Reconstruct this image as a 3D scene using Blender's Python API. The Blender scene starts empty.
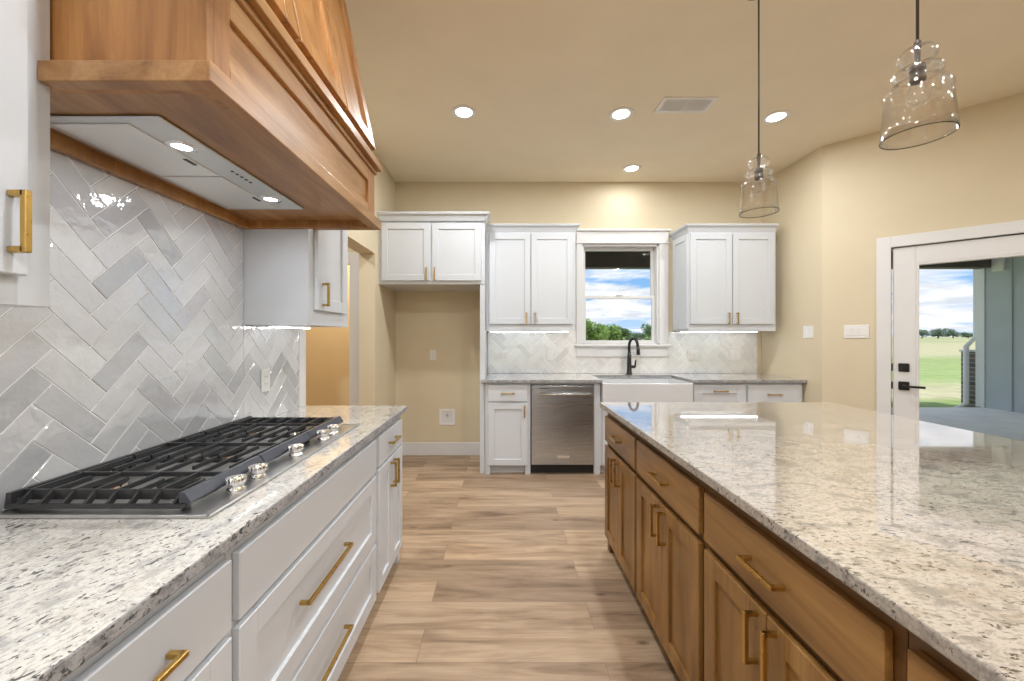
import bpy, bmesh, math, random
from mathutils import Vector, Matrix
random.seed(7)
C = bpy.context.scene.collection
sc = bpy.context.scene
PI = math.pi

# ------------------------------------------------------------------ camera, view, world, sun
H = 1.33                                    # eye height
F = 390.0                                   # focal length in pixels of the 1024 px wide frame
cam_d = bpy.data.cameras.new('camera')
cam_d.sensor_width = 36.0
cam_d.lens = F / 1024 * 36.0
cam_d.shift_x = (512 - 502) / 1024.0
cam_d.shift_y = -(340.5 - 336) / 1024.0
cam_d.clip_start = 0.02
cam_d.clip_end = 3000
cam = bpy.data.objects.new('camera', cam_d)
C.objects.link(cam)
cam.location = (0, 0, H)
cam.rotation_euler = (PI / 2, 0, 0)
sc.camera = cam
sc.view_settings.view_transform = 'Standard'
sc.view_settings.look = 'None'
sc.view_settings.gamma = 1.0
sc.view_settings.use_curve_mapping = False
sc.view_settings.exposure = 0.0
sc.cycles.max_bounces = 10
sc.cycles.diffuse_bounces = 5
sc.cycles.glossy_bounces = 5
sc.cycles.transparent_max_bounces = 16
sc.cycles.sample_clamp_indirect = 6.0
sc.cycles.caustics_reflective = False
sc.cycles.caustics_refractive = False

CAN_W = 19.0          # watts of one recessed light
CAN_COL = (0.93, 0.965, 1.0)
SKY_STRENGTH = 1.15
CLOUD_SEED = 15.3

world = bpy.data.worlds.new('sky')
sc.world = world
world.use_nodes = True


class NT:
    """small helper around a node tree"""
    def __init__(s, tree):
        s.t = tree
        s.n = tree.nodes
        s.l = tree.links

    def new(s, typ, **kw):
        n = s.n.new(typ)
        for k, v in kw.items():
            if k in n.inputs:
                n.inputs[k].default_value = v
            else:
                setattr(n, k, v)
        return n

    def set(s, node, key, v):
        if hasattr(v, 'is_linked') and hasattr(v, 'node'):
            s.l.new(v, node.inputs[key])
        else:
            node.inputs[key].default_value = v

    def math(s, op, a, b=None, c=None, clamp=False):
        n = s.n.new('ShaderNodeMath')
        n.operation = op
        n.use_clamp = clamp
        s.set(n, 0, a)
        if b is not None:
            s.set(n, 1, b)
        if c is not None:
            s.set(n, 2, c)
        return n.outputs[0]

    def ramp(s, fac, stops, interp='LINEAR'):
        n = s.n.new('ShaderNodeValToRGB')
        n.color_ramp.interpolation = interp
        e = n.color_ramp.elements
        while len(e) < len(stops):
            e.new(0.5)
        for i, (p, c) in enumerate(stops):
            e[i].position = p
            if isinstance(c, (int, float)):
                c = (c, c, c)
            e[i].color = (*c[:3], 1)
        s.l.new(fac, n.inputs[0])
        return n.outputs[0]

    def mix(s, fac, a, b, typ='MIX'):
        n = s.n.new('ShaderNodeMix')
        n.data_type = 'RGBA'
        n.blend_type = typ
        s.set(n, 0, fac)
        for k, v in ((6, a), (7, b)):
            if isinstance(v, (tuple, list)):
                v = (*v[:3], 1)
            s.set(n, k, v)
        return n.outputs[2]

    def noise(s, vec, scale, detail=3.0, rough=0.5, dist=0.0, w=None):
        n = s.n.new('ShaderNodeTexNoise')
        if w is not None:
            n.noise_dimensions = '4D'
            s.set(n, 'W', w)
        if vec is not None:
            s.l.new(vec, n.inputs['Vector'])
        s.set(n, 'Scale', scale)
        s.set(n, 'Detail', detail)
        s.set(n, 'Roughness', rough)
        s.set(n, 'Distortion', dist)
        return n.outputs[0]

    def mapping(s, vec, scale=(1, 1, 1), rot=(0, 0, 0), loc=(0, 0, 0)):
        n = s.n.new('ShaderNodeMapping')
        s.l.new(vec, n.inputs[0])
        n.inputs['Location'].default_value = loc
        n.inputs['Rotation'].default_value = rot
        n.inputs['Scale'].default_value = scale
        return n.outputs[0]


w = NT(world.node_tree)
w.n.clear()
tc = w.new('ShaderNodeTexCoord')
sep = w.new('ShaderNodeSeparateXYZ')
w.l.new(tc.outputs['Generated'], sep.inputs[0])
zz = w.math('MAXIMUM', sep.outputs[2], 0.0)
blue = w.ramp(zz, [(0.0, (0.50, 0.68, 0.90)), (0.10, (0.25, 0.50, 0.84)), (0.5, (0.13, 0.32, 0.70)), (1.0, (0.09, 0.24, 0.58))])
zs = w.math('ADD', zz, 0.14)
cx = w.math('DIVIDE', sep.outputs[0], zs)
cy = w.math('DIVIDE', sep.outputs[1], zs)
cmb = w.new('ShaderNodeCombineXYZ')
w.l.new(cx, cmb.inputs[0])
w.l.new(cy, cmb.inputs[1])
w.l.new(w.math('MULTIPLY_ADD', zz, 7.0, CLOUD_SEED), cmb.inputs[2])
cl = w.noise(cmb.outputs[0], 1.25, 7.0, 0.52, 0.2)
clf = w.ramp(cl, [(0.42, 0.0), (0.50, 0.75), (0.60, 1.0)])
shade = w.ramp(w.noise(cmb.outputs[0], 2.3, 5.0, 0.6), [(0.36, (0.66, 0.71, 0.78)), (0.56, (0.95, 0.955, 0.97))])
skyc = w.mix(clf, blue, shade)
gnd = w.math('GREATER_THAN', sep.outputs[2], -0.002)
skyc = w.mix(gnd, (0.35, 0.42, 0.22), skyc)
bg = w.new('ShaderNodeBackground')
w.l.new(skyc, bg.inputs[0])
bg.inputs[1].default_value = SKY_STRENGTH
wo = w.new('ShaderNodeOutputWorld')
w.l.new(bg.outputs[0], wo.inputs[0])

sun_d = bpy.data.lights.new('sun', 'SUN')
sun_d.energy = 3.4
sun_d.angle = 0.01
sun_d.color = (1.0, 0.96, 0.88)
sun = bpy.data.objects.new('sun', sun_d)
C.objects.link(sun)
sun.rotation_euler = Vector((0.10, 0.32, -0.94)).to_track_quat('-Z', 'Y').to_euler()


# ------------------------------------------------------------------ materials
def base_mat(name):
    m = bpy.data.materials.new(name)
    m.use_nodes = True
    t = NT(m.node_tree)
    return m, t, t.n['Principled BSDF']


def obj_coord(t):
    return t.new('ShaderNodeTexCoord').outputs['Object']


def pos_coord(t):
    return t.new('ShaderNodeNewGeometry').outputs['Position']


def bump(t, bsdf, height, strength=0.1, dist=0.01):
    b = t.new('ShaderNodeBump')
    b.inputs['Strength'].default_value = strength
    b.inputs['Distance'].default_value = dist
    t.l.new(height, b.inputs['Height'])
    t.l.new(b.outputs[0], bsdf.inputs['Normal'])


def paint(name, col, rough=0.5, bumps=0.0, bscale=180, var=0.03):
    m, t, b = base_mat(name)
    p = pos_coord(t)
    n = t.noise(p, 3.0, 3.0)
    c0 = tuple(x * (1 - var) for x in col)
    c1 = tuple(min(1, x * (1 + var)) for x in col)
    t.l.new(t.ramp(n, [(0.3, c0), (0.7, c1)]), b.inputs['Base Color'])
    b.inputs['Roughness'].default_value = rough
    if bumps:
        bump(t, b, t.noise(p, bscale, 2.0), bumps, 0.002)
    return m


def metal(name, col, rough=0.25, brushed=None, metallic=1.0):
    m, t, b = base_mat(name)
    b.inputs['Base Color'].default_value = (*col, 1)
    b.inputs['Metallic'].default_value = metallic
    p = pos_coord(t)
    sc_ = (60, 60, 60) if brushed is None else brushed
    n = t.noise(t.mapping(p, sc_), 1.0, 3.0)
    t.l.new(t.ramp(n, [(0.25, max(0.02, rough - 0.05)), (0.75, rough + 0.05)]), b.inputs['Roughness'])
    if brushed:
        bump(t, b, n, 0.16, 0.001)
    return m


def wood(name, axis, dark, mid, light, rough=0.38):
    """stained alder, grain along axis (0, 1 or 2 of world space)"""
    m, t, b = base_mat(name)
    p = pos_coord(t)
    s = [6.5, 6.5, 6.5]
    s[axis] = 0.8
    mp = t.mapping(p, tuple(s))
    n1 = t.noise(mp, 1.3, 6.0, 0.62, 1.6)
    s2 = [130.0, 130.0, 130.0]
    s2[axis] = 3.0
    n2 = t.noise(t.mapping(p, tuple(s2)), 1.0, 3.0, 0.6)
    s3 = [3.4, 3.4, 3.4]
    s3[axis] = 1.2
    n3 = t.noise(t.mapping(p, tuple(s3)), 1.3, 2.0)
    base = t.ramp(n1, [(0.28, dark), (0.5, mid), (0.72, light)])
    grain = t.ramp(n2, [(0.35, 0.90), (0.65, 1.04)])
    col = t.mix(1.0, base, grain, 'MULTIPLY')
    blot = t.ramp(n3, [(0.3, 0.76), (0.62, 1.10)])
    col = t.mix(1.0, col, blot, 'MULTIPLY')
    s4 = [11.0, 11.0, 11.0]
    s4[axis] = 5.0
    v = t.new('ShaderNodeTexVoronoi')
    t.l.new(t.mapping(p, tuple(s4)), v.inputs['Vector'])
    v.inputs['Scale'].default_value = 0.8
    knot = t.ramp(v.outputs['Distance'], [(0.03, 1.0), (0.13, 0.0)])
    col = t.mix(t.math('MULTIPLY', knot, 0.45), col, tuple(x * 0.42 for x in dark))
    t.l.new(col, b.inputs['Base Color'])
    b.inputs['Roughness'].default_value = rough
    bump(t, b, n2, 0.05, 0.001)
    return m


def granite(name, rot, base, warm, grey, dark, rough=0.06, tint=0.5, fleck=0.0, coat=1.0, squash=0.55):
    """streaky polished granite; rot turns the streaks in plan"""
    m, t, b = base_mat(name)
    p = pos_coord(t)
    st = t.mapping(t.mapping(p, (1, 1, 1), (0, 0, rot)), (squash, 1.0, 1.0))
    cloud = t.noise(st, 26.0, 6.0, 0.68, 0.5)
    col = t.ramp(cloud, [(0.38, grey), (0.50, base), (0.72, base)])
    wn = t.noise(st, 30.0, 4.0, 0.6, 0.4)
    col = t.mix(t.ramp(wn, [(0.50, 0.0), (0.66, tint)]), col, warm)
    fine = t.noise(st, 150.0, 4.0, 0.65)
    col = t.mix(t.ramp(fine, [(0.50, 0.0), (0.60, 0.75)]), col, grey)
    spk = t.noise(st, 92.0, 4.0, 0.68, 0.3)
    clus = t.ramp(t.noise(st, 9.0, 3.0), [(0.35, 0.0), (0.62, 0.07)])
    spk = t.math('ADD', spk, clus)
    col = t.mix(t.ramp(spk, [(0.632 - fleck, 0.0), (0.675 - fleck, 0.95)]), col, dark)
    vein = t.noise(st, 3.2, 5.0, 0.6, 0.6)
    vm = t.math('SUBTRACT', 1.0, t.math('MULTIPLY', t.math('ABSOLUTE', t.math('SUBTRACT', vein, 0.5)), 95.0), None, True)
    vm = t.math('MULTIPLY', vm, t.ramp(t.noise(st, 46.0, 3.0), [(0.50, 0.0), (0.60, 0.7)]))
    col = t.mix(vm, col, dark)
    t.l.new(col, b.inputs['Base Color'])
    b.inputs['Roughness'].default_value = rough
    b.inputs['Specular IOR Level'].default_value = 0.5
    b.inputs['Coat Weight'].default_value = coat
    b.inputs['Coat IOR'].default_value = 1.50
    b.inputs['Coat Roughness'].default_value = 0.03
    return m


def emit(name, col, strength):
    m, t, b = base_mat(name)
    b.inputs['Base Color'].default_value = (0.9, 0.9, 0.9, 1)
    b.inputs['Emission Color'].default_value = (*col, 1)
    b.inputs['Emission Strength'].default_value = strength
    return m


def pane_glass(name, blend=0.08, tint=(1, 1, 1), add=0.0):
    m = bpy.data.materials.new(name)
    m.use_nodes = True
    t = NT(m.node_tree)
    t.n.clear()
    tr = t.new('ShaderNodeBsdfTransparent')
    tr.inputs[0].default_value = (*tint, 1)
    gl = t.new('ShaderNodeBsdfGlossy')
    gl.inputs['Roughness'].default_value = 0.01
    lw = t.new('ShaderNodeLayerWeight')
    lw.inputs[0].default_value = 0.5
    mx = t.new('ShaderNodeMixShader')
    # reflectance of a thin sheet, the same from either side
    fac = t.math('ADD', t.math('MULTIPLY', t.math('POWER', lw.outputs['Facing'], 3.0), blend), add, None, True)
    t.l.new(fac, mx.inputs[0])
    t.l.new(tr.outputs[0], mx.inputs[1])
    t.l.new(gl.outputs[0], mx.inputs[2])
    o = t.new('ShaderNodeOutputMaterial')
    t.l.new(mx.outputs[0], o.inputs[0])
    return m


M = {}
M['cab'] = paint('white_cabinet_paint', (0.62, 0.645, 0.675), 0.32, 0.0, var=0.008)
M['trim'] = paint('white_trim_paint', (0.72, 0.715, 0.71), 0.35, var=0.01)
M['wall'] = paint('beige_wall_paint', (0.665, 0.575, 0.41), 0.75, 0.10, 260, var=0.02)
M['ceil'] = paint('beige_ceiling_paint', (0.82, 0.73, 0.57), 0.85, 0.14, 200, var=0.02)
M['plastic'] = paint('white_plastic', (0.78, 0.77, 0.75), 0.35, var=0.005)
M['dark_plastic'] = paint('dark_plastic', (0.03, 0.03, 0.03), 0.4)
M['hood_v'] = wood('alder_upright_grain', 2, (0.25, 0.102, 0.027), (0.40, 0.185, 0.055), (0.52, 0.275, 0.10), 0.46)
M['hood_h'] = wood('alder_lengthwise_grain', 1, (0.26, 0.118, 0.038), (0.41, 0.21, 0.076), (0.53, 0.31, 0.135))
M['hood_x'] = wood('alder_crosswise_grain', 0, (0.30, 0.125, 0.035), (0.43, 0.20, 0.065), (0.52, 0.26, 0.095))
M['isl_v'] = wood('stained_alder_upright', 2, (0.165, 0.077, 0.021), (0.285, 0.145, 0.043), (0.37, 0.205, 0.068), 0.33)
M['isl_h'] = wood('stained_alder_lengthwise', 1, (0.175, 0.082, 0.023), (0.30, 0.153, 0.047), (0.385, 0.213, 0.072), 0.33)
ROT_L = math.radians(-68)
M['gran_l'] = granite('cream_granite', ROT_L, (0.67, 0.645, 0.595), (0.56, 0.50, 0.41), (0.40, 0.39, 0.375), (0.05, 0.05, 0.055), 0.06, 0.5, 0.010, 1.0, 0.68)
M['isl_f'] = wood('face_frame_painted_shade', 1, (0.085, 0.038, 0.011), (0.14, 0.066, 0.02), (0.19, 0.095, 0.03), 0.36)  # island wood darkened to paint in the shade around the fronts
M['gran_b'] = granite('cream_granite_sink_run', 0.1, (0.62, 0.61, 0.58), (0.54, 0.48, 0.40), (0.36, 0.355, 0.35), (0.06, 0.06, 0.065))
M['gran_i'] = granite('warm_granite', 0.05, (0.50, 0.44, 0.37), (0.40, 0.325, 0.245), (0.27, 0.24, 0.205), (0.05, 0.043, 0.037), 0.05, 0.65, 0.012)
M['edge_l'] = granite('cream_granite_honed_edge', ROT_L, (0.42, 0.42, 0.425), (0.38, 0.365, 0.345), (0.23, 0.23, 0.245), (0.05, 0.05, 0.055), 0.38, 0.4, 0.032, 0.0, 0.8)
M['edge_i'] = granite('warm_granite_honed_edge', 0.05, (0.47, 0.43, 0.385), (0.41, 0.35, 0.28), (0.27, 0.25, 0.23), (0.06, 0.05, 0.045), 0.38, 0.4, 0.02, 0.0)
M['brass'] = metal('brushed_brass', (0.56, 0.36, 0.11), 0.30)
M['steel'] = metal('stainless_steel', (0.53, 0.565, 0.60), 0.28, (3, 3, 900))
M['steel_x'] = metal('stainless_steel_sheet', (0.58, 0.575, 0.565), 0.34, (200, 6, 6))
M['steel_bar'] = metal('smooth_steel_bar', (0.70, 0.71, 0.72), 0.22)
M['chrome'] = metal('polished_chrome', (0.85, 0.85, 0.86), 0.07)
M['hoodsteel'] = metal('satin_hood_steel', (0.66, 0.66, 0.64), 0.36)
M['filter'] = metal('filter_steel', (0.80, 0.79, 0.76), 0.45)
M['iron'] = paint('cast_iron', (0.030, 0.030, 0.032), 0.30, 0.25, 500)
M['ironbar'] = paint('enamelled_iron_bar', (0.045, 0.05, 0.066), 0.30, 0.1, 500)
M['black'] = paint('matte_black_metal', (0.012, 0.014, 0.015), 0.32)
M['bronze'] = paint('dark_bronze', (0.05, 0.038, 0.028), 0.4)
M['sink'] = paint('white_fireclay', (0.66, 0.67, 0.68), 0.10, var=0.004)
M['grout'] = paint('pale_grout', (0.82, 0.82, 0.815), 0.8)
M['lens'] = emit('lamp_lens', (1.0, 0.95, 0.86), 9.0)
M['hoodlens'] = emit('hood_lamp_lens', (1.0, 0.98, 0.94), 8.0)
M['led'] = emit('led_strip', (0.96, 0.975, 1.0), 24.0)
M['pane'] = pane_glass('window_pane', 0.5, (1, 1, 1), 0.006)
M['glass'] = pane_glass('clear_pendant_glass', 0.9, (0.992, 0.992, 0.99), 0.075)
M['rim'] = pane_glass('thick_glass_rim', 0.5, (0.42, 0.43, 0.42), 0.06)
M['toe'] = paint('dark_toe_board', (0.035, 0.036, 0.04), 0.5)  # near-black colour for toe kicks and the dishwasher tub


def tile_mat(name, rough):
    m, t, b = base_mat(name)
    a = t.new('ShaderNodeAttribute')
    a.attribute_name = 'tone'
    p = pos_coord(t)
    mot = t.ramp(t.noise(p, 14.0, 4.0, 0.6), [(0.3, 0.95), (0.7, 1.04)])
    t.l.new(t.mix(1.0, a.outputs[0], mot, 'MULTIPLY'), b.inputs['Base Color'])
    b.inputs['Roughness'].default_value = rough
    b.inputs['Specular IOR Level'].default_value = 0.6
    b.inputs['Coat Weight'].default_value = 1.0
    b.inputs['Coat IOR'].default_value = 2.3
    b.inputs['Coat Roughness'].default_value = 0.03
    h = t.math('ADD', t.math('MULTIPLY', t.noise(p, 26.0, 2.0, 0.5, 0.4), 1.0), t.math('MULTIPLY', t.noise(p, 95.0, 2.0), 0.22))
    bump(t, b, h, 0.34, 0.006)
    t.l.new(b.inputs['Normal'].links[0].from_socket, b.inputs['Coat Normal'])
    return m


M['tile'] = tile_mat('glazed_tile', 0.07)


def floor_mat():
    m, t, b = base_mat('oak_plank_floor')
    p = pos_coord(t)
    br = t.new('ShaderNodeTexBrick')
    br.offset = 0.37
    br.offset_frequency = 2
    br.squash = 1.0
    t.l.new(t.mapping(p, (1, 1, 1), (0, 0, 0), (0.35, 0.05, 0)), br.inputs['Vector'])
    br.inputs['Color1'].default_value = (0, 0, 0, 1)
    br.inputs['Color2'].default_value = (1, 1, 1, 1)
    br.inputs['Mortar'].default_value = (0.5, 0.5, 0.5, 1)
    br.inputs['Scale'].default_value = 1.0
    br.inputs['Mortar Size'].default_value = 0.0012
    br.inputs['Mortar Smooth'].default_value = 0.0
    br.inputs['Bias'].default_value = 0.0
    br.inputs['Brick Width'].default_value = 1.22
    br.inputs['Row Height'].default_value = 0.182
    rnd = t.new('ShaderNodeSeparateColor')
    t.l.new(br.outputs['Color'], rnd.inputs[0])
    r = rnd.outputs[0]
    wv = t.math('MULTIPLY', r, 37.0)
    n1 = t.noise(t.mapping(p, (1.1, 9.0, 1)), 1.5, 5.0, 0.62, 1.0, wv)
    n2 = t.noise(t.mapping(p, (4.0, 120.0, 1)), 1.0, 3.0, 0.6, 0.0, wv)
    base = t.ramp(n1, [(0.30, (0.21, 0.137, 0.085)), (0.43, (0.37, 0.253, 0.160)), (0.55, (0.48, 0.342, 0.225)), (0.75, (0.56, 0.415, 0.285))])
    col = t.mix(1.0, base, t.ramp(r, [(0.0, (0.74, 0.72, 0.72)), (0.45, (1.0, 1.0, 1.0)), (1.0, (1.10, 1.08, 1.05))]), 'MULTIPLY')
    col = t.mix(1.0, col, t.ramp(n2, [(0.35, 0.88), (0.65, 1.05)]), 'MULTIPLY')
    v = t.new('ShaderNodeTexVoronoi')
    t.l.new(t.mapping(p, (2.2, 5.5, 1)), v.inputs['Vector'])
    v.inputs['Scale'].default_value = 1.0
    knot = t.ramp(v.outputs['Distance'], [(0.025, 0.75), (0.085, 0.0)])
    col = t.mix(knot, col, (0.10, 0.06, 0.035))
    col = t.mix(t.math('MULTIPLY', br.outputs['Fac'], 0.6), col, (0.10, 0.06, 0.035))
    t.l.new(col, b.inputs['Base Color'])
    b.inputs['Roughness'].default_value = 0.42
    bump(t, b, n2, 0.06, 0.001)
    return m


M['floor'] = floor_mat()


# ------------------------------------------------------------------ mesh helpers
class MB:
    def __init__(s, mx=None):
        s.bm = bmesh.new()
        s.mx = mx                      # maps local points to world points
        s.layer = None

    def _add(s, tmp):
        me = bpy.data.meshes.new('tmp')
        tmp.to_mesh(me)
        tmp.free()
        s.bm.from_mesh(me)
        bpy.data.meshes.remove(me)
        return s

    def _xf(s, tmp, m=None):
        if m is not None:
            bmesh.ops.transform(tmp, matrix=m, verts=tmp.verts)
        if s.mx is not None:
            bmesh.ops.transform(tmp, matrix=s.mx, verts=tmp.verts)

    def box(s, x0, x1, y0, y1, z0, z1, bev=0.0, seg=1, m=None):
        x0, x1 = min(x0, x1), max(x0, x1)
        y0, y1 = min(y0, y1), max(y0, y1)
        z0, z1 = min(z0, z1), max(z0, z1)
        t = bmesh.new()
        bmesh.ops.create_cube(t, size=1.0)
        for v in t.verts:
            v.co = Vector((x0 + (v.co.x + .5) * (x1 - x0), y0 + (v.co.y + .5) * (y1 - y0), z0 + (v.co.z + .5) * (z1 - z0)))
        bev = min(bev, 0.45 * min(x1 - x0, y1 - y0, z1 - z0))
        if bev > 0:
            bmesh.ops.bevel(t, geom=t.edges[:], offset=bev, segments=seg, affect='EDGES', profile=0.5)
        s._xf(t, m)
        return s._add(t)

    def prism(s, pts, z0, z1, bev=0.0, m=None):
        """polygon in XY pushed up from z0 to z1"""
        t = bmesh.new()
        lo = [t.verts.new((x, y, z0)) for x, y in pts]
        hi = [t.verts.new((x, y, z1)) for x, y in pts]
        n = len(pts)
        t.faces.new(lo)
        t.faces.new(hi)
        for i in range(n):
            t.faces.new((lo[i], lo[(i + 1) % n], hi[(i + 1) % n], hi[i]))
        if bev > 0:
            bmesh.ops.bevel(t, geom=t.edges[:], offset=bev, segments=2, affect='EDGES', profile=0.5)
        s._xf(t, m)
        return s._add(t)

    def prism_y(s, pts, y0, y1, bev=0.0):
        """polygon in XZ pushed along Y"""
        m = Matrix(((1, 0, 0, 0), (0, 0, 1, 0), (0, 1, 0, 0), (0, 0, 0, 1)))
        return s.prism(pts, y0, y1, bev, m)

    def prism_x(s, pts, x0, x1, bev=0.0):
        """polygon in YZ pushed along X"""
        m = Matrix(((0, 0, 1, 0), (1, 0, 0, 0), (0, 1, 0, 0), (0, 0, 0, 1)))
        return s.prism(pts, x0, x1, bev, m)

    def tube(s, pts, r, n=12, r_end=None, caps=True):
        """round bar along a polyline"""
        t = bmesh.new()
        pts = [Vector(p) for p in pts]
        rings = []
        up = None
        for i, p in enumerate(pts):
            d = (pts[min(i + 1, len(pts) - 1)] - pts[max(i - 1, 0)]).normalized()
            if up is None:
                up = d.orthogonal().normalized()
            else:
                up = (up - d * up.dot(d)).normalized()
            side = d.cross(up)
            rr = r if r_end is None else r + (r_end - r) * i / (len(pts) - 1)
            if isinstance(r, (list, tuple)):
                rr = r[i]
            rings.append([t.verts.new(p + (up * math.cos(2 * PI * k / n) + side * math.sin(2 * PI * k / n)) * rr) for k in range(n)])
        for a, b in zip(rings, rings[1:]):
            for k in range(n):
                t.faces.new((a[k], a[(k + 1) % n], b[(k + 1) % n], b[k])).smooth = True
        if caps:
            t.faces.new(rings[0])
            t.faces.new(rings[-1])
        s._xf(t)
        return s._add(t)

    def lathe(s, prof, c=(0, 0, 0), n=32, closed=False, smooth=True):
        """profile of (radius, z) turned about Z through c"""
        t = bmesh.new()
        rings = []
        for r, z in prof:
            if r < 1e-6:
                rings.append([t.verts.new((c[0], c[1], c[2] + z))])
            else:
                rings.append([t.verts.new((c[0] + r * math.cos(2 * PI * k / n), c[1] + r * math.sin(2 * PI * k / n), c[2] + z)) for k in range(n)])
        pairs = list(zip(rings, rings[1:]))
        if closed:
            pairs.append((rings[-1], rings[0]))
        for a, b in pairs:
            for k in range(n):
                k2 = (k + 1) % n
                if len(a) == 1 and len(b) == 1:
                    continue
                if len(a) == 1:
                    f = t.faces.new((a[0], b[k], b[k2]))
                elif len(b) == 1:
                    f = t.faces.new((a[k], a[k2], b[0]))
                else:
                    f = t.faces.new((a[k], a[k2], b[k2], b[k]))
                f.smooth = smooth
        s._xf(t)
        return s._add(t)

    def shaker(s, x0, x1, z0, z1, y0=0.0, th=0.02, rail=0.06, rec=0.010):
        """frame and recessed panel, local x across, y outwards, z up"""
        b = 0.0022
        s.box(x0, x0 + rail, y0, y0 + th, z0, z1, b)
        s.box(x1 - rail, x1, y0, y0 + th, z0, z1, b)
        s.box(x0 + rail - .001, x1 - rail + .001, y0, y0 + th, z0, z0 + rail, b)
        s.box(x0 + rail - .001, x1 - rail + .001, y0, y0 + th, z1 - rail, z1, b)
        s.box(x0 + rail - .004, x1 - rail + .004, y0, y0 + th - rec, z0 + rail - .004, z1 - rail + .004)
        return s

    def build(s, name, mat, parent=None, recalc=True):
        if recalc:
            bmesh.ops.recalc_face_normals(s.bm, faces=s.bm.faces[:])
        me = bpy.data.meshes.new(name)
        off = Vector((0, 0, 0))
        q = parent
        while q is not None:
            off += q.location
            q = q.parent
        if off.length > 0:
            bmesh.ops.translate(s.bm, verts=s.bm.verts, vec=-off)
        s.bm.to_mesh(me)
        s.bm.free()
        o = bpy.data.objects.new(name, me)
        C.objects.link(o)
        if isinstance(mat, (list, tuple)):
            for q in mat:
                me.materials.append(q)
        elif mat is not None:
            me.materials.append(mat)
        if parent is not None:
            o.parent = parent
        return o


def tag(o, label, cat, group=None):
    o['label'] = label
    o['category'] = cat
    if group:
        o['group'] = group
    return o


def thing(name, label, cat, loc, group=None):
    o = bpy.data.objects.new(name, None)
    C.objects.link(o)
    o.location = loc
    o.empty_display_size = 0.1
    return tag(o, label, cat, group)


def struct(name, mb, mat, parent=None):
    o = mb.build(name, mat, parent)
    if parent is None:
        o['kind'] = 'structure'
    return o


def frame_mx(origin, ax, ay):
    """local x -> ax, y -> ay, z -> up"""
    ax, ay = Vector(ax), Vector(ay)
    return Matrix(((ax.x, ay.x, 0, origin[0]), (ax.y, ay.y, 0, origin[1]), (0, 0, 1, origin[2]), (0, 0, 0, 1)))


def area_lamp(name, loc, size, watts, col, parent=None, direction=(0, 0, -1), shape='DISK', spread=PI):
    d = bpy.data.lights.new(name, 'AREA')
    d.shape = shape
    d.size = size
    d.energy = watts
    d.color = col
    d.spread = spread
    o = bpy.data.objects.new(name, d)
    C.objects.link(o)
    off = Vector((0, 0, 0))
    if parent is not None:
        o.parent = parent
        off = parent.location
    o.location = Vector(loc) - off
    o.rotation_euler = Vector(direction).to_track_quat('-Z', 'Y').to_euler()
    return o


# ------------------------------------------------------------------ room shell
XL, XR = -1.19, 2.900           # kitchen side walls
YB = 4.36                       # sink wall
ZC = 3.05                       # ceiling
YC = 3.534                      # where the short side wall turns 45 degrees
YR = -5.6                       # wall behind the camera
D45 = 1.90                      # length of the slanted wall
s2 = math.sqrt(.5)
XE, YE = XR + D45 * s2, YC - D45 * s2

fl = MB().prism([(-3.8, YR - .2), (XE + .15, YR - .2), (XE + .15, YE), (XR + .15, YC + .06), (XR + .15, YB + .15), (-1.19, YB + .15), (-1.19, 5.6), (-3.8, 5.6)], -0.15, 0)
struct('floor', fl, M['floor'])
ce = MB().prism([(-3.8, YR - .2), (XE + .15, YR - .2), (XE + .15, YE), (XR + .15, YC + .06), (XR + .15, YB + .15), (-1.19, YB + .15), (-1.19, 5.6), (-3.8, 5.6)], ZC, ZC + .15)
struct('ceiling', ce, M['ceil'])

# window over the sink
WX0, WX1, WZ0, WZ1 = 0.895, 1.752, 1.235, 2.36
wb = MB()
wb.box(-1.34, WX0, YB, YB + .15, 0, ZC)
wb.box(WX1, XR + .15, YB, YB + .15, 0, ZC)
wb.box(WX0, WX1, YB, YB + .15, 0, WZ0)
wb.box(WX0, WX1, YB, YB + .15, WZ1, ZC)
struct('wall_back', wb, M['wall'])
# side wall with the hall opening
OY0, OY1, OZ = 2.344, 3.654, 2.103
wl = MB()
wl.box(XL - .15, XL, YR, OY0, 0, ZC)
wl.box(XL - .15, XL, OY1, YB, 0, ZC)
wl.box(XL - .15, XL, OY0, OY1, OZ, ZC)
struct('wall_left', wl, M['wall'])
wr = MB().box(XR, XR + .15, YC, YB, 0, ZC)
struct('wall_right', wr, M['wall'])
# slanted wall with the patio door: local x along the wall, local y towards the room
MS = frame_mx((XR, YC, 0), (s2, -s2), (-s2, -s2))
DT0, DT1, DZ = 0.440, 1.376, 2.062
ws = MB(MS)
ws.box(0, DT0, -.15, 0, 0, ZC)
ws.box(DT1, D45, -.15, 0, 0, ZC)
ws.box(DT0, DT1, -.15, 0, DZ, ZC)
struct('wall_slanted', ws, M['wall'])
# wall along the covered patio, with a wide window added for sky light
PX0, PX1, PZ0, PZ1 = -2.6, 1.2, 0.7, 2.3
wp = MB()
wp.box(XE, XE + .15, YR, PX0, 0, ZC)
wp.box(XE, XE + .15, PX1, YE, 0, ZC)
wp.box(XE, XE + .15, PX0, PX1, 0, PZ0)
wp.box(XE, XE + .15, PX0, PX1, PZ1, ZC)
struct('wall_patio', wp, M['wall'])
# wall behind the camera, with a wide window
RX0, RX1, RZ0, RZ1 = -0.8, 1.7, 0.10, 2.45
wq = MB()
wq.box(XL, RX0, YR - .15, YR, 0, ZC)
wq.box(RX1, XE, YR - .15, YR, 0, ZC)
wq.box(RX0, RX1, YR - .15, YR, 0, RZ0)
wq.box(RX0, RX1, YR - .15, YR, RZ1, ZC)
struct('wall_rear', wq, M['wall'])
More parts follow.
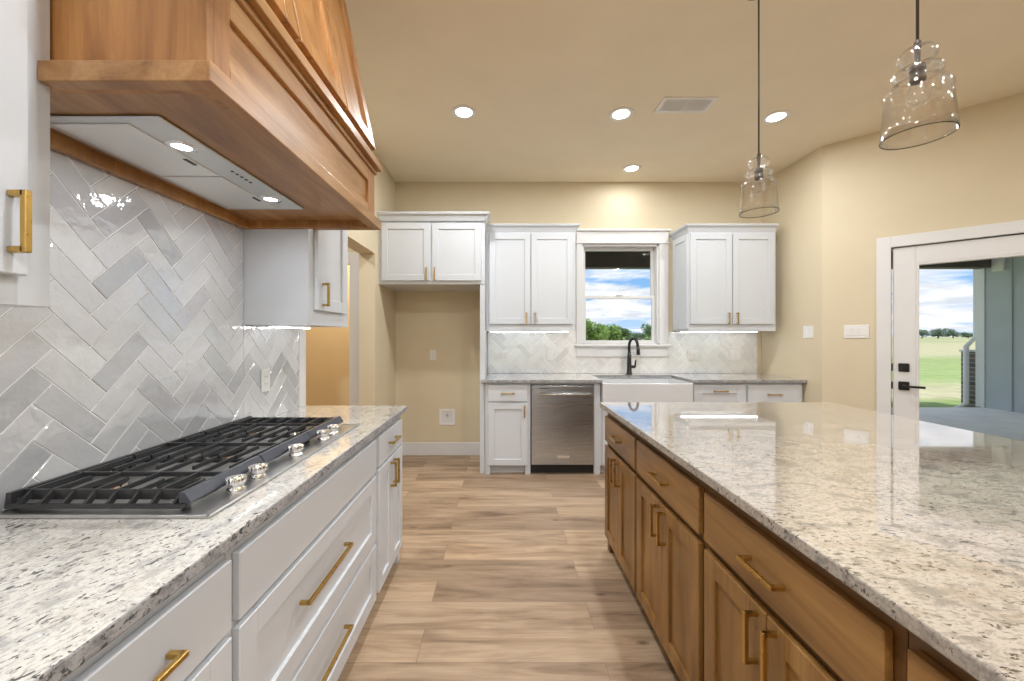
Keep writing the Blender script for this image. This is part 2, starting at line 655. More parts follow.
# hall beyond the opening: end wall with a cased pantry doorway, outer walls
hw = MB()
hw.box(-1.505, -1.34, 3.85, 3.95, 0, ZC)
hw.box(-3.7, -2.35, 3.85, 3.95, 0, ZC)
hw.box(-2.35, -1.505, 3.85, 3.95, 2.05, ZC)
struct('wall_hall', hw, M['wall'])
struct('wall_pantry', MB().box(-3.7, -1.19, 5.45, 5.6, 0, ZC).box(-1.34, -1.19, YB + .15, 5.45, 0, ZC), M['wall'])
struct('wall_hall_side', MB().box(-3.8, -3.7, 1.2, 5.6, 0, ZC).box(-3.7, -1.34, 1.1, 1.2, 0, ZC), M['wall'])
tr = MB()
tr.box(-1.50, -1.345, 3.832, 3.85, 0, 2.15, .003)
tr.box(-2.46, -2.345, 3.832, 3.85, 0, 2.15, .003)
tr.box(-2.345, -1.50, 3.832, 3.85, 2.04, 2.15, .003)
struct('trim_2', tr, M['trim'])
# white edge trim closing the tile at the opening
struct('trim_1', MB().box(XL, XL + .013, 2.268, OY0 - .001, .914, 1.40, .002), M['trim'])
# baseboards
struct('baseboard_back', MB().box(XL, -.215, YB - .016, YB, 0, .142, .003), M['trim'])
struct('baseboard_left', MB().box(XL, XL + .016, OY1, YB - .016, 0, .142, .003), M['trim'])
struct('baseboard_slanted', MB(MS).box(0.002, DT0 - .09, 0, .016, 0, .142, .003).box(DT1 + .09, D45, 0, .016, 0, .142, .003), M['trim'])
struct('baseboard_right', MB().box(XR - .016, XR, YC, 3.74, 0, .142, .003), M['trim'])

# ------------------------------------------------------------------ windows and the patio door
wn = bpy.data.objects.new('window_1', None)
C.objects.link(wn)
wn.location = (1.323, YB, WZ0)
wn['kind'] = 'structure'
cs = MB()
YF = YB - .022
cs.box(0.826, 0.896, YF, YB, 1.235, 2.362, .003)
cs.box(1.751, 1.853, YF, YB, 1.235, 2.362, .003)
cs.box(0.826, 1.853, YF - .004, YB, 2.372, 2.495, .003)
cs.box(0.815, 1.864, YF - .012, YB, 2.358, 2.374, .003)
cs.box(0.806, 1.873, YF - .026, YB, 2.495, 2.517, .003)
cs.box(0.806, 1.873, YF - .030, YB, 1.212, 1.237, .004)
cs.box(0.826, 1.853, YF - .004, YB, 1.100, 1.212, .003)
cs.build('casing', M['trim'], wn)
jb = MB()
jb.box(WX0, WX0 + .02, YB, YB + .12, WZ0, WZ1)
jb.box(WX1 - .02, WX1, YB, YB + .12, WZ0, WZ1)
jb.box(WX0, WX1, YB, YB + .12, WZ1 - .025, WZ1)
jb.box(WX0, WX1, YB, YB + .12, WZ0, WZ0 + .012)
jb.build('jamb', M['trim'], wn)
ZM = 1.765
GX0, GX1 = WX0 + .02, WX1 - .02


def sash(x0, x1, z0, z1, y, rail):
    m_ = MB()
    m_.box(x0, x0 + rail, y, y + .03, z0, z1, .003)
    m_.box(x1 - rail, x1, y, y + .03, z0, z1, .003)
    m_.box(x0 + rail, x1 - rail, y, y + .03, z0, z0 + rail, .003)
    m_.box(x0 + rail, x1 - rail, y, y + .03, z1 - rail, z1, .003)
    o = m_.build('sash', M['trim'], wn)
    MB().box(x0 + rail, x1 - rail, y + .012, y + .016, z0 + rail, z1 - rail).build('pane', M['pane'], o)
    return o


lower = sash(GX0, GX1, WZ0 + .012, ZM + .02, YB + .05, .034)
sash(GX0, GX1, ZM - .012, WZ1 - .025, YB + .085, .034)
MB().box(1.29, 1.36, YB + .035, YB + .06, ZM + .02, ZM + .032, .003).build('sash_lock', M['trim'], lower)


def plain_window(name, mx, w_, z0, z1, n):
    root = bpy.data.objects.new(name, None)
    C.objects.link(root)
    root['kind'] = 'structure'
    root.location = mx.translation
    f = MB(mx)
    f.box(-.09, 0, 0, .02, z0 - .09, z1 + .09, .003)
    f.box(w_, w_ + .09, 0, .02, z0 - .09, z1 + .09, .003)
    f.box(0, w_, 0, .02, z1, z1 + .09, .003)
    f.box(0, w_, 0, .02, z0 - .09, z0, .003)
    for k in range(n + 1):
        xk = min(max(w_ * k / n - .025, 0), w_ - .05)
        f.box(xk, xk + .05, -.10, -.05, z0, z1, .003)
    f.box(0, w_, -.10, -.05, z0, z0 + .05, .003)
    f.box(0, w_, -.10, -.05, z1 - .05, z1, .003)
    f.build('casing', M['trim'], root)
    MB(mx).box(.02, w_ - .02, -.078, -.074, z0 + .02, z1 - .02).build('pane', M['pane'], root)


plain_window('window_2', frame_mx((RX0, YR, 0), (1, 0), (0, 1)), RX1 - RX0, RZ0, RZ1, 2)
plain_window('window_added', frame_mx((XE, PX0, 0), (0, 1), (-1, 0)), PX1 - PX0, PZ0, PZ1, 3)  # unseen window, put in to let daylight onto the cabinet fronts

dr = bpy.data.objects.new('door_1', None)
C.objects.link(dr)
dr['kind'] = 'structure'
dr.location = MS @ Vector((.9, 0, 0))
f = MB(MS)
f.box(.356, .443, 0, .02, 0, 2.147, .003)
f.box(DT1 - .004, DT1 + .090, 0, .02, 0, 2.147, .003)
f.box(.443, DT1 - .004, 0, .02, 2.058, 2.147, .003)
f.build('casing', M['trim'], dr)
f = MB(MS)
f.box(DT0, DT0 + .006, -.14, -.002, 0, DZ)
f.box(DT1 - .006, DT1, -.14, -.002, 0, DZ)
f.box(DT0, DT1, -.14, -.002, DZ - .006, DZ)
f.build('jamb', M['dark_plastic'], dr)
LX0, LX1, LT = .452, 1.364, 2.050
f = MB(MS)
f.box(LX0, LX0 + .133, -.045, -.003, .012, LT, .003)
f.box(LX1 - .133, LX1, -.045, -.003, .012, LT, .003)
f.box(LX0 + .133, LX1 - .133, -.045, -.003, LT - .135, LT, .003)
f.box(LX0 + .133, LX1 - .133, -.045, -.003, .012, .28, .003)
for a_, b_ in ((LX0 + .133, LX0 + .150), (LX1 - .150, LX1 - .133)):
    f.box(a_, b_, -.05, -.001, .28, LT - .135, .003)
f.box(LX0 + .150, LX1 - .150, -.05, -.001, LT - .152, LT - .135, .003)
f.box(LX0 + .150, LX1 - .150, -.05, -.001, .28, .297, .003)
f.build('door_leaf', M['trim'], dr)
MB(MS).box(LX0 + .14, LX1 - .14, -.027, -.022, .285, LT - .14).build('pane', M['pane'], dr)
f = MB(MS)
f.box(.485, .548, -.003, .010, 1.040, 1.108, .004)
f.box(.510, .524, .010, .026, 1.060, 1.088, .002)
f.build('deadbolt', M['black'], dr)
f = MB(MS)
f.box(.485, .548, -.003, .010, .890, .960, .004)
f.tube([(.516, .008, .925), (.516, .055, .925)], .011)
f.box(.505, .635, .046, .060, .915, .934, .004)
f.build('lever_handle', M['black'], dr)
f = MB(MS)
for zc in (.925, 1.074):
    f.box(.444, .452, -.012, .004, zc - .03, zc + .03, .001)
f.build('strike_plate', M['black'], dr)


# ------------------------------------------------------------------ herringbone tile
def herringbone(name, label, regions, mx, tw, ratio, tones, th=.008, phase=(0, 0)):
    """regions: rectangles (u0,u1,v0,v1) in wall coordinates; one mesh, every tile a bevelled slab with its own glaze tone"""
    bm = bmesh.new()
    lay = bm.loops.layers.color.new('tone')
    g = .0030

    def clip(poly, u0, u1, v0, v1):
        for ax, lim, sgn in ((0, u0, 1), (0, u1, -1), (1, v0, 1), (1, v1, -1)):
            out = []
            for i in range(len(poly)):
                a, b = poly[i], poly[(i + 1) % len(poly)]
                da, db = sgn * (a[ax] - lim), sgn * (b[ax] - lim)
                if da >= 0:
                    out.append(a)
                if (da >= 0) != (db >= 0):
                    t = da / (da - db)
                    out.append((a[0] + (b[0] - a[0]) * t, a[1] + (b[1] - a[1]) * t))
            poly = out
            if len(poly) < 3:
                return []
        return poly

    c45 = s2
    rng = random.Random(3)
    U0 = min(r[0] for r in regions)
    U1 = max(r[1] for r in regions)
    V0 = min(r[2] for r in regions)
    V1 = max(r[3] for r in regions)
    L = ratio
    N = int((max(U1 - U0, V1 - V0)) / tw) + 20
    K = int((max(U1 - U0, V1 - V0)) / L) + 6
    for i in range(-N, N):
        for k in range(-K, K):
            for kind in (0, 1):
                if kind == 0:
                    x0, y0 = i * tw + k * L, i * tw - k * L
                    x1, y1 = x0 + L, y0 + tw
                else:
                    x0, y1 = i * tw + L + k * L, (i + 1) * tw - k * L
                    x1, y0 = x0 + tw, y1 - L
                e = g / 2
                quad = [(x0 + e, y0 + e), (x1 - e, y0 + e), (x1 - e, y1 - e), (x0 + e, y1 - e)]
                # turn 45 degrees so the zigzag columns stand upright
                poly = [((x - y) * c45 + phase[0], (x + y) * c45 + phase[1]) for x, y in quad]
                if max(p[0] for p in poly) < U0 or min(p[0] for p in poly) > U1 or max(p[1] for p in poly) < V0 or min(p[1] for p in poly) > V1:
                    continue
                tone = rng.choice(tones)
                kf = rng.uniform(.985, 1.015)
                tone = tuple(min(1, c * kf) for c in tone)
                ta, tb = rng.uniform(-.0007, .0007), rng.uniform(-.0007, .0007)
                cu = sum(p[0] for p in poly) / 4
                cv = sum(p[1] for p in poly) / 4
                for (u0, u1, v0, v1) in regions:
                    pl = clip(poly, u0 + .001, u1 - .001, v0 + .001, v1 - .001)
                    if len(pl) < 3:
                        continue
                    ar = abs(sum(pl[a][0] * pl[(a + 1) % len(pl)][1] - pl[(a + 1) % len(pl)][0] * pl[a][1] for a in range(len(pl)))) / 2
                    if ar < 1e-5:
                        continue
                    mu = sum(p[0] for p in pl) / len(pl)
                    mv = sum(p[1] for p in pl) / len(pl)

                    def ring(ins, z, tilt=False):
                        out = []
                        for p in pl:
                            d = math.hypot(p[0] - mu, p[1] - mv)
                            q = (p[0] + (mu - p[0]) * ins / max(d, 1e-4), p[1] + (mv - p[1]) * ins / max(d, 1e-4)) if d > ins * 2 else p
                            dz = ((p[0] - cu) * ta + (p[1] - cv) * tb) / .12 if tilt else 0
                            out.append(bm.verts.new((q[0], z + dz, q[1])))
                        return out
                    r0, r1, r2 = ring(0, .001), ring(0, th - .0015, True), ring(.003, th, True)
                    faces = [bm.faces.new(r2)]
                    m_ = len(pl)
                    for a in range(m_):
                        b = (a + 1) % m_
                        faces.append(bm.faces.new((r0[a], r0[b], r1[b], r1[a])))
                        faces.append(bm.faces.new((r1[a], r1[b], r2[b], r2[a])))
                    for f_ in faces:
                        f_.material_index = 0
                        for lp in f_.loops:
                            lp[lay] = (*tone, 1)
    # grout bed
    for (u0, u1, v0, v1) in regions:
        vs = [bm.verts.new(p) for p in ((u0, 0, v0), (u1, 0, v0), (u1, 0, v1), (u0, 0, v1))]
        vt = [bm.verts.new((v.co.x, th - .0020, v.co.z)) for v in vs]
        fs = [bm.faces.new(vs), bm.faces.new(vt)] + [bm.faces.new((vs[a], vs[(a + 1) % 4], vt[(a + 1) % 4], vt[a])) for a in range(4)]
        for f_ in fs:
            f_.material_index = 1
    bmesh.ops.transform(bm, matrix=mx, verts=bm.verts)
    m = MB()
    m.bm.free()
    m.bm = bm
    o = m.build(name, [M['tile'], M['grout']])
    tag(o, label, 'backsplash')
    return o


TL = [(.795, .80, .81), (.815, .82, .83), (.83, .835, .84), (.85, .855, .86), (.77, .777, .79), (.825, .83, .838), (.735, .742, .756)]
herringbone('tile_backsplash', 'glossy grey-white herringbone tile behind the gas cooktop and under the wooden hood',
            [(-.3, .770, .914, 1.384), (.770, 1.783, .914, 1.90), (1.783, 2.268, .914, 1.378)], frame_mx((XL + .001, 0, 0), (0, 1), (1, 0)), .0654, .197, TL, phase=(1.166, 1.621))
TB = [(.89, .89, .885), (.91, .91, .905), (.92, .92, .915), (.86, .86, .86), (.90, .90, .895)]
herringbone('tile_backsplash', 'pale herringbone tile on the sink wall between counter and white upper cabinets',
            [(-.16, .826, .914, 1.376), (.826, 1.853, .914, 1.105), (1.853, 2.848, .914, 1.376)], frame_mx((0, YB - .001, 0), (1, 0), (0, -1)), .0654, .197, TB, phase=(.90, 1.02))


# ------------------------------------------------------------------ cabinet builders
def pull(parent, mx, cx_, cz, length, upright, y0=.02, t=.011, proj=.034):
    m_ = MB(mx)
    h = length / 2
    if upright:
        m_.box(cx_ - t / 2, cx_ + t / 2, y0 + proj - t, y0 + proj, cz - h, cz + h, .0012)
        for s_ in (-1, 1):
            zc = cz + s_ * (h - t / 2)
            m_.box(cx_ - t / 2, cx_ + t / 2, y0, y0 + proj - t / 2, zc - t / 2, zc + t / 2, .0012)
    else:
        m_.box(cx_ - h, cx_ + h, y0 + proj - t, y0 + proj, cz - t / 2, cz + t / 2, .0012)
        for s_ in (-1, 1):
            xc = cx_ + s_ * (h - t / 2)
            m_.box(xc - t / 2, xc + t / 2, y0, y0 + proj - t / 2, cz - t / 2, cz + t / 2, .0012)
    return m_.build('handle', M['brass'], parent)


def cabinet(name, label, mx, x0, x1, z0, z1, depth, fronts, mats, toe=0.0, legs=(), toe_mat=None, group=None, cat='cabinet', toe_in=.06):
    """mx: local x along the run, y out of the face frame, z up. fronts: (kind, x0, x1, z0, z1, style, handle)"""
    mid = mx @ Vector(((x0 + x1) / 2, -depth / 2, z0 if toe == 0 else 0))
    root = thing(name, label, cat, mid, group)
    body = MB(mx)
    body.box(x0 + .0004, x1 - .0004, -depth, 0, z0, z1, .0015)
    body.build('body', mats[0], root)
    if toe:
        k = MB(mx)
        k.box(x0 + .0008, x1 - .0008, -depth + .002, -toe_in, 0, toe)
        k.build('toe_kick', toe_mat or mats[0], root)
        for lx0, lx1 in legs:
            MB(mx).box(lx0, lx1, -.055, -.0005, 0, toe + .001, .0015).build('leg', mats[0], root)
    for fr in fronts:
        kind, a, b, c, d, style, hs = fr[:7]
        fm = MB(mx)
        if style == 'slab':
            fm.box(a, b, .0005, .02, c, d, .0025)
        else:
            fm.shaker(a, b, c, d, .0005, .0195, fr[7] if len(fr) > 7 else .06)
        mat = mats[2] if kind == 'drawer' or kind == 'false_drawer' else mats[1]
        o = fm.build(kind, mat, root)
        if hs:
            pull(o, mx, *hs)
    return root


def crown(mb, x0, x1, y0, y1, z0, z1, out, left=True, right=True):
    """cove crown: local x across, y1 the front; ring of steps growing outwards"""
    prof = [(0, 0), (.10, .12), (.22, .30), (.45, .55), (.80, .72), (.92, .76), (.92, .86), (1.0, .88), (1.0, 1.0)]
    for (o0, h0), (o1, h1) in zip(prof, prof[1:]):
        if h1 - h0 < 1e-6:
            continue
        t = bmesh.new()
        vs = []
        for o_, h_ in ((o0, h0), (o1, h1)):
            e = o_ * out
            xa, xb, yb = x0 - (e if left else 0), x1 + (e if right else 0), y1 + e
            z = z0 + h_ * (z1 - z0)
            vs.append([t.verts.new(p) for p in ((xa, y0, z), (xb, y0, z), (xb, yb, z), (xa, yb, z))])
        t.faces.new(vs[0])
        t.faces.new(vs[1])
        for i in range(4):
            t.faces.new((vs[0][i], vs[0][(i + 1) % 4], vs[1][(i + 1) % 4], vs[1][i]))
        mb._xf(t)
        mb._add(t)
    return mb


CAB3 = (M['cab'], M['cab'], M['cab'])
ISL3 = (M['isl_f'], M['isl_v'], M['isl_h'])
ML = frame_mx((-.609, 0, 0), (0, 1), (1, 0))       # cooktop run
MI = frame_mx((.660, 0, 0), (0, 1), (-1, 0))       # island
MBK = frame_mx((0, 3.745, 0), (1, 0), (0, -1))     # sink run
DL = .572

# --- cooktop run
cabinet('base_cabinet', 'white base cabinet at the end of the cooktop counter, two doors beneath one small drawer', ML, 1.853, 2.322, .085, .884, DL,
        [('drawer', 1.873, 2.306, .700, .843, 'slab', (2.09, .775, .13, False)),
         ('door', 1.873, 2.086, .095, .685, 'shaker', (2.060, .600, .13, True), .052),
         ('door', 2.092, 2.306, .095, .685, 'shaker', (2.118, .600, .13, True), .052)], CAB3, .085, ((2.28, 2.322),))
cabinet('drawer_cabinet', 'white wide drawer cabinet directly below the gas cooktop, two long brass pulls', ML, .858, 1.852, .085, .884, DL,
        [('false_drawer', .877, 1.832, .690, .843, 'slab', None),
         ('drawer', .877, 1.832, .372, .674, 'shaker', (1.296, .553, .33, False), .065),
         ('drawer', .877, 1.832, .095, .356, 'shaker', (1.296, .245, .33, False), .065)], CAB3, .085)
cabinet('drawer_cabinet', 'white drawer cabinet beside the cooktop cabinet, under the empty stretch of counter', ML, .245, .857, .085, .884, DL,
        [('drawer', .262, .852, .690, .843, 'slab', (.548, .768, .29, False)),
         ('drawer', .262, .852, .372, .674, 'shaker', (.548, .553, .29, False), .065),
         ('drawer', .262, .852, .095, .356, 'shaker', (.548, .245, .29, False), .065)], CAB3, .085)
cabinet('base_cabinet', 'white two-door base cabinet at the camera end of the cooktop counter', ML, -.36, .244, .085, .884, DL,
        [('drawer', -.345, .230, .690, .843, 'slab', (-.06, .768, .29, False)),
         ('door', -.345, -.060, .095, .674, 'shaker', (-.085, .60, .13, True)),
         ('door', -.055, .230, .095, .674, 'shaker', (-.03, .60, .13, True))], CAB3, .085)
ct = MB().box(XL + .002, -.566, -.38, 2.335, .8845, .914, .004, 2)


def slab(mb, top, edge):
    o = mb.build('countertop', [top, edge])
    for p_ in o.data.polygons:
        p_.material_index = 0 if p_.normal.z > .85 else 1
    return o


tag(slab(ct, M['gran_l'], M['edge_l']), 'speckled cream granite countertop that carries the gas cooktop', 'countertop')

# --- island
hs = lambda x: (x, .7575, .13, False)
isl = [(1.870, 2.440, 1.885, 2.430, 'stained wood island cabinet unit at the sink end of the island', ((2.39, 2.440),)),
       (1.255, 1.869, 1.272, 1.857, 'stained wood island cabinet unit, second counted from the sink end', ()),
       (.635, 1.254, .655, 1.237, 'stained wood island cabinet unit, third counted from the sink end', ()),
       (.0, .634, .015, .618, 'stained wood island cabinet unit at the camera end of the island', ((.0, .05),))]
for a, b, c, d, lab, lg in isl:
    mid = (c + d) / 2
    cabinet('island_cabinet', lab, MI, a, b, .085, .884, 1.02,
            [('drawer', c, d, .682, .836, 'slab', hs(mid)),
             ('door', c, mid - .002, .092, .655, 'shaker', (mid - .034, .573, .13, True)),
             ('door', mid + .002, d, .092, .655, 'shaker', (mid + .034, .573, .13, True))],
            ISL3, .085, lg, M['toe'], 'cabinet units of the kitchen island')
it = MB().box(.613, 2.06, -.05, 2.452, .8845, .914, .004, 2)
tag(slab(it, M['gran_i'], M['edge_i']), 'large polished beige granite countertop on the wooden island', 'countertop')

# --- sink run
DB = .598
cabinet('base_cabinet', 'narrow white base cabinet between the refrigerator space and the dishwasher', MBK, -.162, .274, .085, .884, DB,
        [('drawer', -.132, .243, .705, .862, 'slab', (.055, .783, .13, False)),
         ('door', -.132, .243, .092, .690, 'shaker', (.215, .612, .11, True))], CAB3, .085, ((-.162, -.112), (.222, .273)), M['cab'])
sb = cabinet('sink_cabinet', 'white sink base cabinet beneath the farmhouse sink', MBK, .884, 1.812, .085, .640, DB,
             [('door', .960, 1.380, .092, .620, 'shaker', (1.35, .55, .11, True)),
              ('door', 1.384, 1.805, .092, .620, 'shaker', (1.414, .55, .11, True))], CAB3, .085, ((.884, .944), (1.765, 1.812)), M['cab'])
MB(MBK).box(.884, .944, -DB, 0, .641, .884, .0015).build('side_stile', M['cab'], sb)
cabinet('base_cabinet', 'white pull-out cabinet beside the farmhouse sink, brass pull on its top rail', MBK, 1.813, 2.342, .085, .884, DB,
        [('door', 1.832, 2.330, .092, .862, 'shaker', (2.085, .805, .13, False), .082)], CAB3, .085, (), M['cab'])
cabinet('drawer_cabinet', 'white drawer cabinet at the corner end of the sink counter by the beige wall', MBK, 2.343, 2.886, .085, .884, DB,
        [('drawer', 2.352, 2.856, .660, .862, 'slab', (2.60, .772, .13, False)),
         ('drawer', 2.352, 2.856, .385, .645, 'shaker', (2.60, .515, .13, False)),
         ('drawer', 2.352, 2.856, .092, .370, 'shaker', (2.60, .23, .13, False))], CAB3, .085, ((2.84, 2.886),), M['cab'])
SX0, SX1 = .952, 1.808
cb = MB().prism([(-.196, 3.702), (SX0 + .004, 3.702), (SX0 + .004, 4.15), (SX1 - .004, 4.15), (SX1 - .004, 3.702), (2.893, 3.702), (2.893, YB - .012),
                 (-.160, YB - .012), (-.160, 3.772), (-.196, 3.772)], .8845, .914, .003)
tag(slab(cb, M['gran_b'], M['edge_l']), 'speckled grey-white granite countertop along the sink wall', 'countertop')

# farmhouse sink
sk = MB()
pts0 = [(SX0, 3.682), (SX1, 3.682), (SX1, 4.18), (SX0, 4.18)]
sk.prism([(SX0, 3.682), (SX1, 3.682), (SX1, 3.716), (SX0, 3.716)], .645, .882, .007)
sk.box(SX0 + .004, SX1 - .004, 4.155, 4.182, .66, .8835, .004)
sk.box(SX0 + .0, SX0 + .026, 3.71, 4.16, .66, .8835, .004)
sk.box(SX1 - .026, SX1, 3.71, 4.16, .66, .8835, .004)
sk.box(SX0 + .01, SX1 - .01, 3.70, 4.17, .645, .672, .004)
so = thing('farmhouse_sink', 'white apron-front farmhouse sink under the window', 'sink', (1.38, 3.93, .645))
sk.build('basin', M['sink'], so)
MB().lathe([(0, .674), (.045, .674), (.045, .678), (.03, .680), (0, .678)], (1.38, 3.95, 0), 24).build('drain', M['chrome'], so)

# faucet
fx, fy = 1.388, 4.255
fa = thing('faucet', 'matte black pull-down gooseneck faucet behind the farmhouse sink', 'faucet', (fx, fy, .9145))
fb = MB().lathe([(0, 0), (.033, 0), (.033, .006), (.028, .012), (.0255, .09), (.0215, .19), (.017, .24), (0, .24)], (fx, fy, .9145), 20)
fb.build('base', M['black'], fa)
ang = math.radians(-48)
ca, sa = math.cos(ang), math.sin(ang)
arc = [(fx, fy, 1.10), (fx, fy, 1.225)]
R_ = .050
for k in range(1, 13):
    t_ = PI * k / 12
    d_ = R_ * (1 - math.cos(t_))
    arc.append((fx + ca * d_, fy + sa * d_, 1.225 + .075 * math.sin(t_)))
MB().tube(arc, .015, 14).build('spout', M['black'], fa)
ex, ey = fx + ca * 2 * R_, fy + sa * 2 * R_
MB().tube([(ex, ey, 1.225), (ex + .004 * ca, ey + .004 * sa, 1.19), (ex + .009 * ca, ey + .009 * sa, 1.125)], [.0145, .017, .021], 14).build('spray_head', M['black'], fa)
MB().tube([(fx, fy, .995), (fx + .060, fy - .01, .995)], .016, 12).tube([(fx + .060, fy - .01, .99), (fx + .066, fy - .012, 1.07)], [.011, .008], 10).build('lever', M['black'], fa)

# dishwasher
dw = thing('dishwasher', 'stainless steel dishwasher built in beside the narrow white cabinet', 'dishwasher', (.585, 4.05, 0))
dx0, dx1 = .2760, .8825
MB(MBK).box(dx0, dx1, -DB, -.012, .10, .862).build('tub', M['toe'], dw)
dd = MB(MBK).box(dx0 + .007, dx1 - .006, -.010, .022, .100, .856, .004, 2).build('door', M['steel'], dw)
hb = MB(MBK)
hb.tube([(.335, .058, .778), (.845, .058, .778)], .011, 14)
for xx in (.347, .833):
    hb.tube([(xx, .02, .778), (xx, .058, .778)], .009, 10)
hb.build('handle', M['steel_bar'], dd)
bd = MB(MBK)
bd.box(.527, .642, .022, .0245, .163, .188, .001)
bd.build('badge', M['chrome'], dd)
MB(MBK).box(.534, .635, .0245, .0252, .170, .181).build('badge_face', M['filter'], dd)
MB(MBK).box(.360, .452, .022, .0224, .826, .831).build('lettering_strip', M['dark_plastic'], dd)
MB(MBK).box(dx0, dx1, -DB + .01, -.045, .0, .098).build('toe_kick', M['toe'], dw)
ft = MB(MBK).box(dx0, dx1, -.045, -.0305, .020, .098, .001)
ft.build('toe_panel', M['black'], dw)
# white filler rail over the dishwasher under the stone
tag(MB(MBK).box(dx0 + .0005, dx1 - .0005, -.05, 0, .864, .884, .001).build('filler_rail', M['cab']), 'thin white filler rail above the dishwasher', 'filler rail')

# --- refrigerator surround
MR = frame_mx((0, 3.77, 0), (1, 0), (0, -1))
fr_ = cabinet('refrigerator_cabinet', 'white two-door cabinet above the empty refrigerator space', MR, XL + .002, -.166, 1.830, 2.436, YB - 3.77 - .001,
              [('door', -1.160, -.694, 1.863, 2.418, 'shaker', (-.724, 1.925, .125, True)),
               ('door', -.674, -.200, 1.863, 2.418, 'shaker', (-.644, 1.925, .125, True))], CAB3)
crown(MB(MR), XL + .002, -.166, -.165, .02, 2.436, 2.512, .048, False, True).build('crown', M['cab'], fr_)
MB().box(-.214, -.167, 3.775, YB - .001, 0, 1.829, .0015).build('side_panel', M['cab'], fr_)

# --- sink wall uppers
MU = frame_mx((0, 3.99, 0), (1, 0), (0, -1))
UD = YB - 3.99 - .001
u1 = cabinet('wall_cabinet', 'white two-door wall cabinet on the window side of the refrigerator space', MU, -.164, .752, 1.380, 2.392, UD,
             [('door', -.128, .290, 1.452, 2.374, 'shaker', (.250, 1.510, .115, True)),
              ('door', .298, .722, 1.452, 2.374, 'shaker', (.338, 1.510, .115, True))], CAB3)
crown(MB(MU), -.164, .752, -UD + .001, .0, 2.392, 2.468, .045, False, True).build('crown', M['cab'], u1)
u2 = cabinet('wall_cabinet', 'white two-door wall cabinet between the window and the beige corner wall', MU, 1.908, 2.800, 1.380, 2.392, UD,
             [('door', 1.922, 2.344, 1.452, 2.374, 'shaker', (2.304, 1.510, .115, True)),
              ('door', 2.352, 2.768, 1.452, 2.374, 'shaker', (2.392, 1.510, .115, True))], CAB3)
crown(MB(MU), 1.908, 2.800, -UD + .001, .0, 2.392, 2.468, .045, True, False).build('crown', M['cab'], u2)
sp = MB(frame_mx((1.908, 0, 0), (0, 1), (-1, 0)))
sp.shaker(4.0, 4.335, 1.40, 2.374, 0, .012, .055, .008)
sp.build('end_panel', M['cab'], u2)


def led(parent_label, x0, x1, y0, y1, z, group):
    o = thing('light_strip', parent_label, 'light strip', ((x0 + x1) / 2, (y0 + y1) / 2, z), group)
    MB().box(x0, x1, y0, y1, z - .006, z, .001).build('channel', M['plastic'], o)
    i = .003
    MB().box(x0 + i, x1 - i, y0 + i, y1 - i, z - .0085, z - .0058).build('diffuser', M['led'], o)


led('thin LED strip under the wall cabinet next to the refrigerator space', -.13, .72, 4.225, 4.240, 1.3798, 'LED strips under the wall cabinets')
led('thin LED strip under the wall cabinet by the corner wall', 1.94, 2.77, 4.225, 4.240, 1.3798, 'LED strips under the wall cabinets')
led('thin LED strip under the white wall cabinet at the hall opening', -1.098, -1.083, 1.83, 2.21, 1.3798, 'LED strips under the wall cabinets')
led('thin LED strip under the white wall cabinet at the camera end of the tile', -1.098, -1.083, .20, .72, 1.3858, 'LED strips under the wall cabinets')

# --- cooktop wall uppers
MLU = frame_mx((-.888, 0, 0), (0, 1), (1, 0))
LUD = .300
u3 = cabinet('wall_cabinet', 'white wall cabinet with one door between the wooden hood and the hall opening', MLU, 1.786, 2.246, 1.380, 2.40, LUD,
             [('door', 1.842, 2.186, 1.452, 2.374, 'shaker', (1.888, 1.530, .112, True))], CAB3)
crown(MB(MLU), 1.786, 2.246, -LUD + .001, 0, 2.40, 2.475, .045, False, True).build('crown', M['cab'], u3)
u4 = cabinet('wall_cabinet', 'white wall cabinet at the camera side of the wooden hood, large brass pull', MLU, .13, .768, 1.386, 2.40, LUD,
             [('door', .165, .716, 1.440, 2.374, 'shaker', (.688, 1.532, .110, True))], CAB3)
crown(MB(MLU), .13, .768, -LUD + .001, 0, 2.40, 2.475, .045, True, False).build('crown', M['cab'], u4)

# ------------------------------------------------------------------ range hood
HY0, HY1 = .7705, 1.7835
HF = -.583                                   # front face
hood = thing('range_hood', 'large stained wood range hood above the gas cooktop', 'range hood', (-.88, 1.267, 1.817))
hb = MB()
hb.box(XL + .014, XL + .040, HY0, HY1, 1.817, 1.853, .001)       # back rail
hb.box(XL + .012, HF, HY0, HY0 + .018, 1.819, 2.085, .001)
hb.box(XL + .012, HF - .0205, HY1 - .02, HY1, 1.819, 2.085)
hb.build('side_panel', M['hood_v'], hood)
MB().box(XL + .012, HF - .021, HY0 + .02, HY1 - .02, 1.8535, 1.865).build('underside', M['hood_h'], hood)
y = HF
for a, b in ((HY0 + .0182, HY0 + .066), (HY1 - .080, HY1)):
    MB().box(y - .02, y, a, b, 1.819, 2.085, .0015).build('stile', M['hood_v'], hood)
hf = MB()
hf.box(y - .02, y, HY0 + .066, HY1 - .080, 1.819, 1.910, .002)
hf.box(y - .02, y, HY0 + .066, HY1 - .080, 2.010, 2.085, .002)
hf.box(y - .022, y - .012, HY0 + .07, HY1 - .07, 1.90, 2.02)
hf.build('front_panel', M['hood_h'], hood)
bn = MB()
bn.prism([(-.8865, HY0 - .027), (-.556, HY0 - .027), (-.556, HY1 + .012), (-.866, HY1 + .012), (-.866, HY1 - .0005), (-.582, HY1 - .0005), (-.582, HY0 + .0005), (-.8865, HY0 + .0005)], 1.817, 1.857, .002)
bn.build('base_band', M['hood_h'], hood)
cr = MB(frame_mx((0, 0, 0), (0, 1), (1, 0)))
